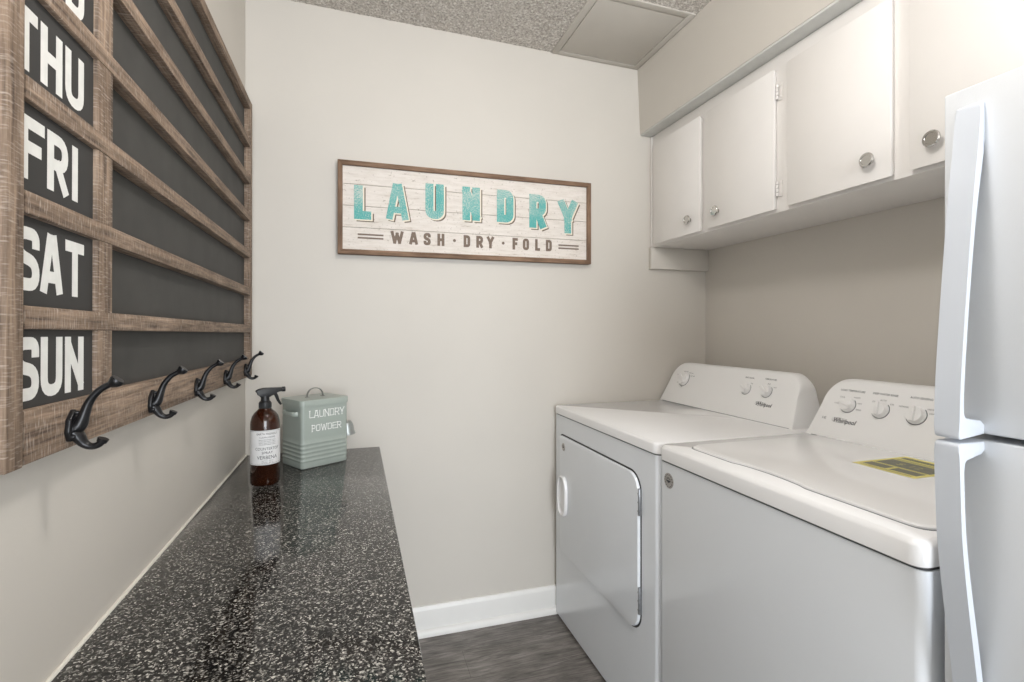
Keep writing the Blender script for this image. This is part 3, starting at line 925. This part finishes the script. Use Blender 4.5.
co = console(-.008, -.734, t)
dial(-.124, .112, .030, .9, co); dial(-.489, .110, .0205, 1.1, co); dial(-.585, .112, .0215, 1.0, co)
marks(-.124, .112, .030, '', [(150, 'NORMAL'), (100, 'TIMED DRY'), (60, 'AUTO DRY'), (30, 'MORE DRY'), (210, 'OFF'), (-90, 'OFF')], co)
marks(-.489, .110, .0205, 'END SIGNAL', [(150, 'OFF'), (60, 'ON')], co)
marks(-.585, .112, .0215, 'TEMPERATURE', [(150, 'LOW'), (90, 'MED'), (40, 'HIGH')], co)
logo(-.590, .064, .0185, co)

# ---- washer
WY0, WY1 = -1.463, -0.781
t = thing('washer', 'white top loading washing machine beside the refrigerator with yellow label on lid', 'washing machine', (1.55, -1.13, 0))
shell(WY0, WY1, 'case', t, z1=.8380); feet(WY0, WY1, t)
shell(WY0 + .003, WY1 - .003, 'seam', t, .837, .8420, dx=.003).data.materials[0] = M_gap
top_slab(WY0, WY1, t, z0=.8410, lip=.010)
# lid with a finger scoop along its front edge
b = bmesh.new()
lx0, lx1, ly0, ly1 = 1.234, 1.690, WY0 + .026, WY1 - .060
poly = [(lx1, ly1), (lx0 + .03, ly1)]
for k in range(6):
    a = math.radians(90 + 90 * k / 5); poly.append((lx0 + .03 + .03 * math.cos(a), ly1 - .03 + .03 * math.sin(a)))
gm = (ly0 + ly1) / 2 + .03
for k in range(0, 13):
    f = k / 12; poly.append((lx0 + .013 * math.sin(PI * f) ** .6 if 0 < k < 12 else lx0, gm + .10 - .20 * f))
for k in range(6):
    a = math.radians(180 + 90 * k / 5); poly.append((lx0 + .03 + .03 * math.cos(a), ly0 + .03 + .03 * math.sin(a)))
poly.append((lx1, ly0))
ld = bmesh.new(); prev = None
cxm_, cym_ = (lx0 + lx1) / 2, (ly0 + ly1) / 2
for z, o in ((.8833, 0), (.8862, 0), (.8882, .0015), (.8888, .005)):
    cur = [ld.verts.new((x + (o if x < cxm_ else -o), y + (o if y < cym_ else -o), z)) for x, y in poly]
    if prev:
        for i in range(len(cur)): ld.faces.new((prev[i], prev[(i + 1) % len(cur)], cur[(i + 1) % len(cur)], cur[i]))
    else: ld.faces.new(cur[::-1])
    prev = cur
ld.faces.new(prev)
lid = obj('lid', ld, M_enamel, t, sharp=40)
obj('lid_gap', prism([(x - .0025 if x < cxm_ else x, y + (.0025 if y > cym_ else -.0025)) for x, y in poly], 'z', .8829, .8836), M_greyprint, t)
st = box(1.492, -1.242, .8889, 1.668, -1.104, .8892); sk = obj('energy_label', st, M_yellow, lid)
b = bmesh.new()
zf = lambda u, v, k: (1.492 + v, -1.104 - u, .8894 + k)       # u along the width, v from the bottom edge up
for u0_, v0, u1_, v1 in ((.010, .060, .128, .118), (.010, .142, .128, .160), (.010, .020, .062, .050), (.070, .020, .128, .050)):
    b.faces.new([b.verts.new(zf(u, v, 0)) for u, v in ((u0_, v0), (u1_, v0), (u1_, v1), (u0_, v1))])
for v in (.123, .128, .133, .055, .013, .008): ribbon([(.012, v), (.126, v)], .0018, zf, b)
obj('label_print', b, M_labgrey, sk, smooth=False)
b = bmesh.new(); text('ENERGYGUIDE', .016, lambda u, v, k: zf(.069 + u, .1445 + v, .0003), b); obj('label_lettering', b, M_labtext, sk, smooth=False)
b = bmesh.new(); text('$ 12', .030, lambda u, v, k: zf(.069 + u, .078 + v, .0003), b)
obj('label_lettering', b, M_labtext, sk, smooth=False)
badge(-.826, .793, .0205, t, XM)
co = console(-.786, -1.455, t)
dial(-.890, .107, .0215, 1.25, co); dial(-.984, .107, .0225, .15, co); dial(-1.076, .107, .0235, .1, co)
dial(-1.290, .107, .032, .4, co)
marks(-.890, .107, .0215, 'LOAD TEMPERATURE', [(175, 'COLD'), (125, 'COOL'), (70, 'WARM'), (20, 'HOT'), (-20, 'RINSE')], co)
marks(-.984, .107, .0225, 'DEEP WATER RINSE', [(90, 'AUTO'), (45, 'ON'), (130, 'OFF')], co)
marks(-1.076, .107, .0235, 'AUTO SENSING', [(140, 'NORMAL'), (45, 'HEAVY'), (20, 'SOAK')], co)
marks(-1.290, .107, .032, 'CYCLE', [(140, 'NORMAL'), (90, 'BULKY'), (45, 'DELICATES'), (0, 'QUICK')], co)
logo(-.893, .058, .0185, co)
b = bmesh.new(); text('HE', .011, lambda u, v, k: cface(.829 + u, .055 + v, k), b); obj('mark', b, M_greyprint, co, smooth=False)

# ------------------------------------------------------------------ refrigerator
t = thing('refrigerator', 'white pebbled top freezer refrigerator at the right edge beside the washer', 'refrigerator', (1.55, -1.86, 0))
FY0, FY1 = -2.20, -1.481
obj('case', box(1.262, FY0 + .005, .03, RX - .03, FY1 - .005, 1.528, .006), M_fridge, t)
obj('toe_grille', box(1.225, FY0 + .01, .012, 1.265, FY1 - .01, .075, .004), M_handle, t)
for y in (FY0 + .07, FY1 - .07):
    for x in (1.32, 1.85): obj('foot', lathe([(.018, 0.0005), (.02, .004), (.02, .014), (.012, .016), (.012, .032)], 18, Matrix.Translation((x, y, 0))), M_rubber, t)
obj('hinge_cover', box(1.215, FY0 + .01, 1.5405, 1.30, FY0 + .06, 1.556, .004), M_handle, t)


def fr_door(name, z0, z1, hpoly):
    d = obj(name, box(1.197, FY0, z0, 1.252, FY1, z1, .0025, 3), M_fridge, t)
    obj('gasket', box(1.250, FY0 + .012, z0 + .01, 1.263, FY1 - .012, z1 - .01), M_greyprint, d)
    obj('handle', prism(hpoly, 'y', -1.531, -1.500, .003, 3), M_handle, d, sharp=50)


def smooth_poly(ctrl, n=5):
    out = []
    for i in range(len(ctrl) - 1):
        p0 = Vector(ctrl[max(i - 1, 0)]); p1 = Vector(ctrl[i]); p2 = Vector(ctrl[i + 1]); p3 = Vector(ctrl[min(i + 2, len(ctrl) - 1)])
        for k in range(n):
            f = k / n
            out.append(tuple(.5 * ((2 * p1) + (p2 - p0) * f + (2 * p0 - 5 * p1 + 4 * p2 - p3) * f * f + (3 * p1 - p0 - 3 * p2 + p3) * f ** 3)))
    out.append(ctrl[-1]); return out


outer = smooth_poly([(1.190, 1.512), (1.183, 1.45), (1.174, 1.384), (1.159, 1.242), (1.149, 1.13), (1.146, 1.056)])
inner = smooth_poly([(1.155, 1.082), (1.156, 1.13), (1.166, 1.242), (1.180, 1.36), (1.1975, 1.46)])
fr_door('freezer_door', 1.0580, 1.541, [(1.1975, 1.514)] + outer + [(1.149, 1.0525), (1.1965, 1.0580), (1.1975, 1.070), (1.190, 1.077), (1.170, 1.079), (1.158, 1.079)] + inner)
outer2 = smooth_poly([(1.146, 1.044), (1.149, .97), (1.153, .906), (1.165, .82), (1.183, .71), (1.193, .62)])
inner2 = smooth_poly([(1.1975, .69), (1.186, .76), (1.170, .85), (1.159, .93), (1.155, 1.022)])
fr_door('refrigerator_door', .082, 1.0490, [(1.1975, .60), (1.1975, .685)] + inner2 + [(1.160, 1.027), (1.175, 1.028), (1.191, 1.030), (1.1975, 1.036), (1.1975, 1.0480), (1.150, 1.0480)] + outer2)

# ------------------------------------------------------------------ ceiling lamp (behind the top edge of the view)
t = thing('ceiling_lamp', 'square flush ceiling lamp with frosted diffuser', 'lamp', (0.74, -1.38, 2.39))
obj('lamp_base', box(.56, -1.56, 2.374, .92, -1.20, 2.3925, .003), M_trim, t)
md = NT('lit_diffuser'); md.b.inputs['Base Color'].default_value = (.9, .9, .9, 1)
md.b.inputs['Emission Color'].default_value = (1, .94, .87, 1); md.b.inputs['Emission Strength'].default_value = 3
obj('diffuser', box(.57, -1.55, 2.347, .91, -1.21, 2.374, .008), md.m, t)
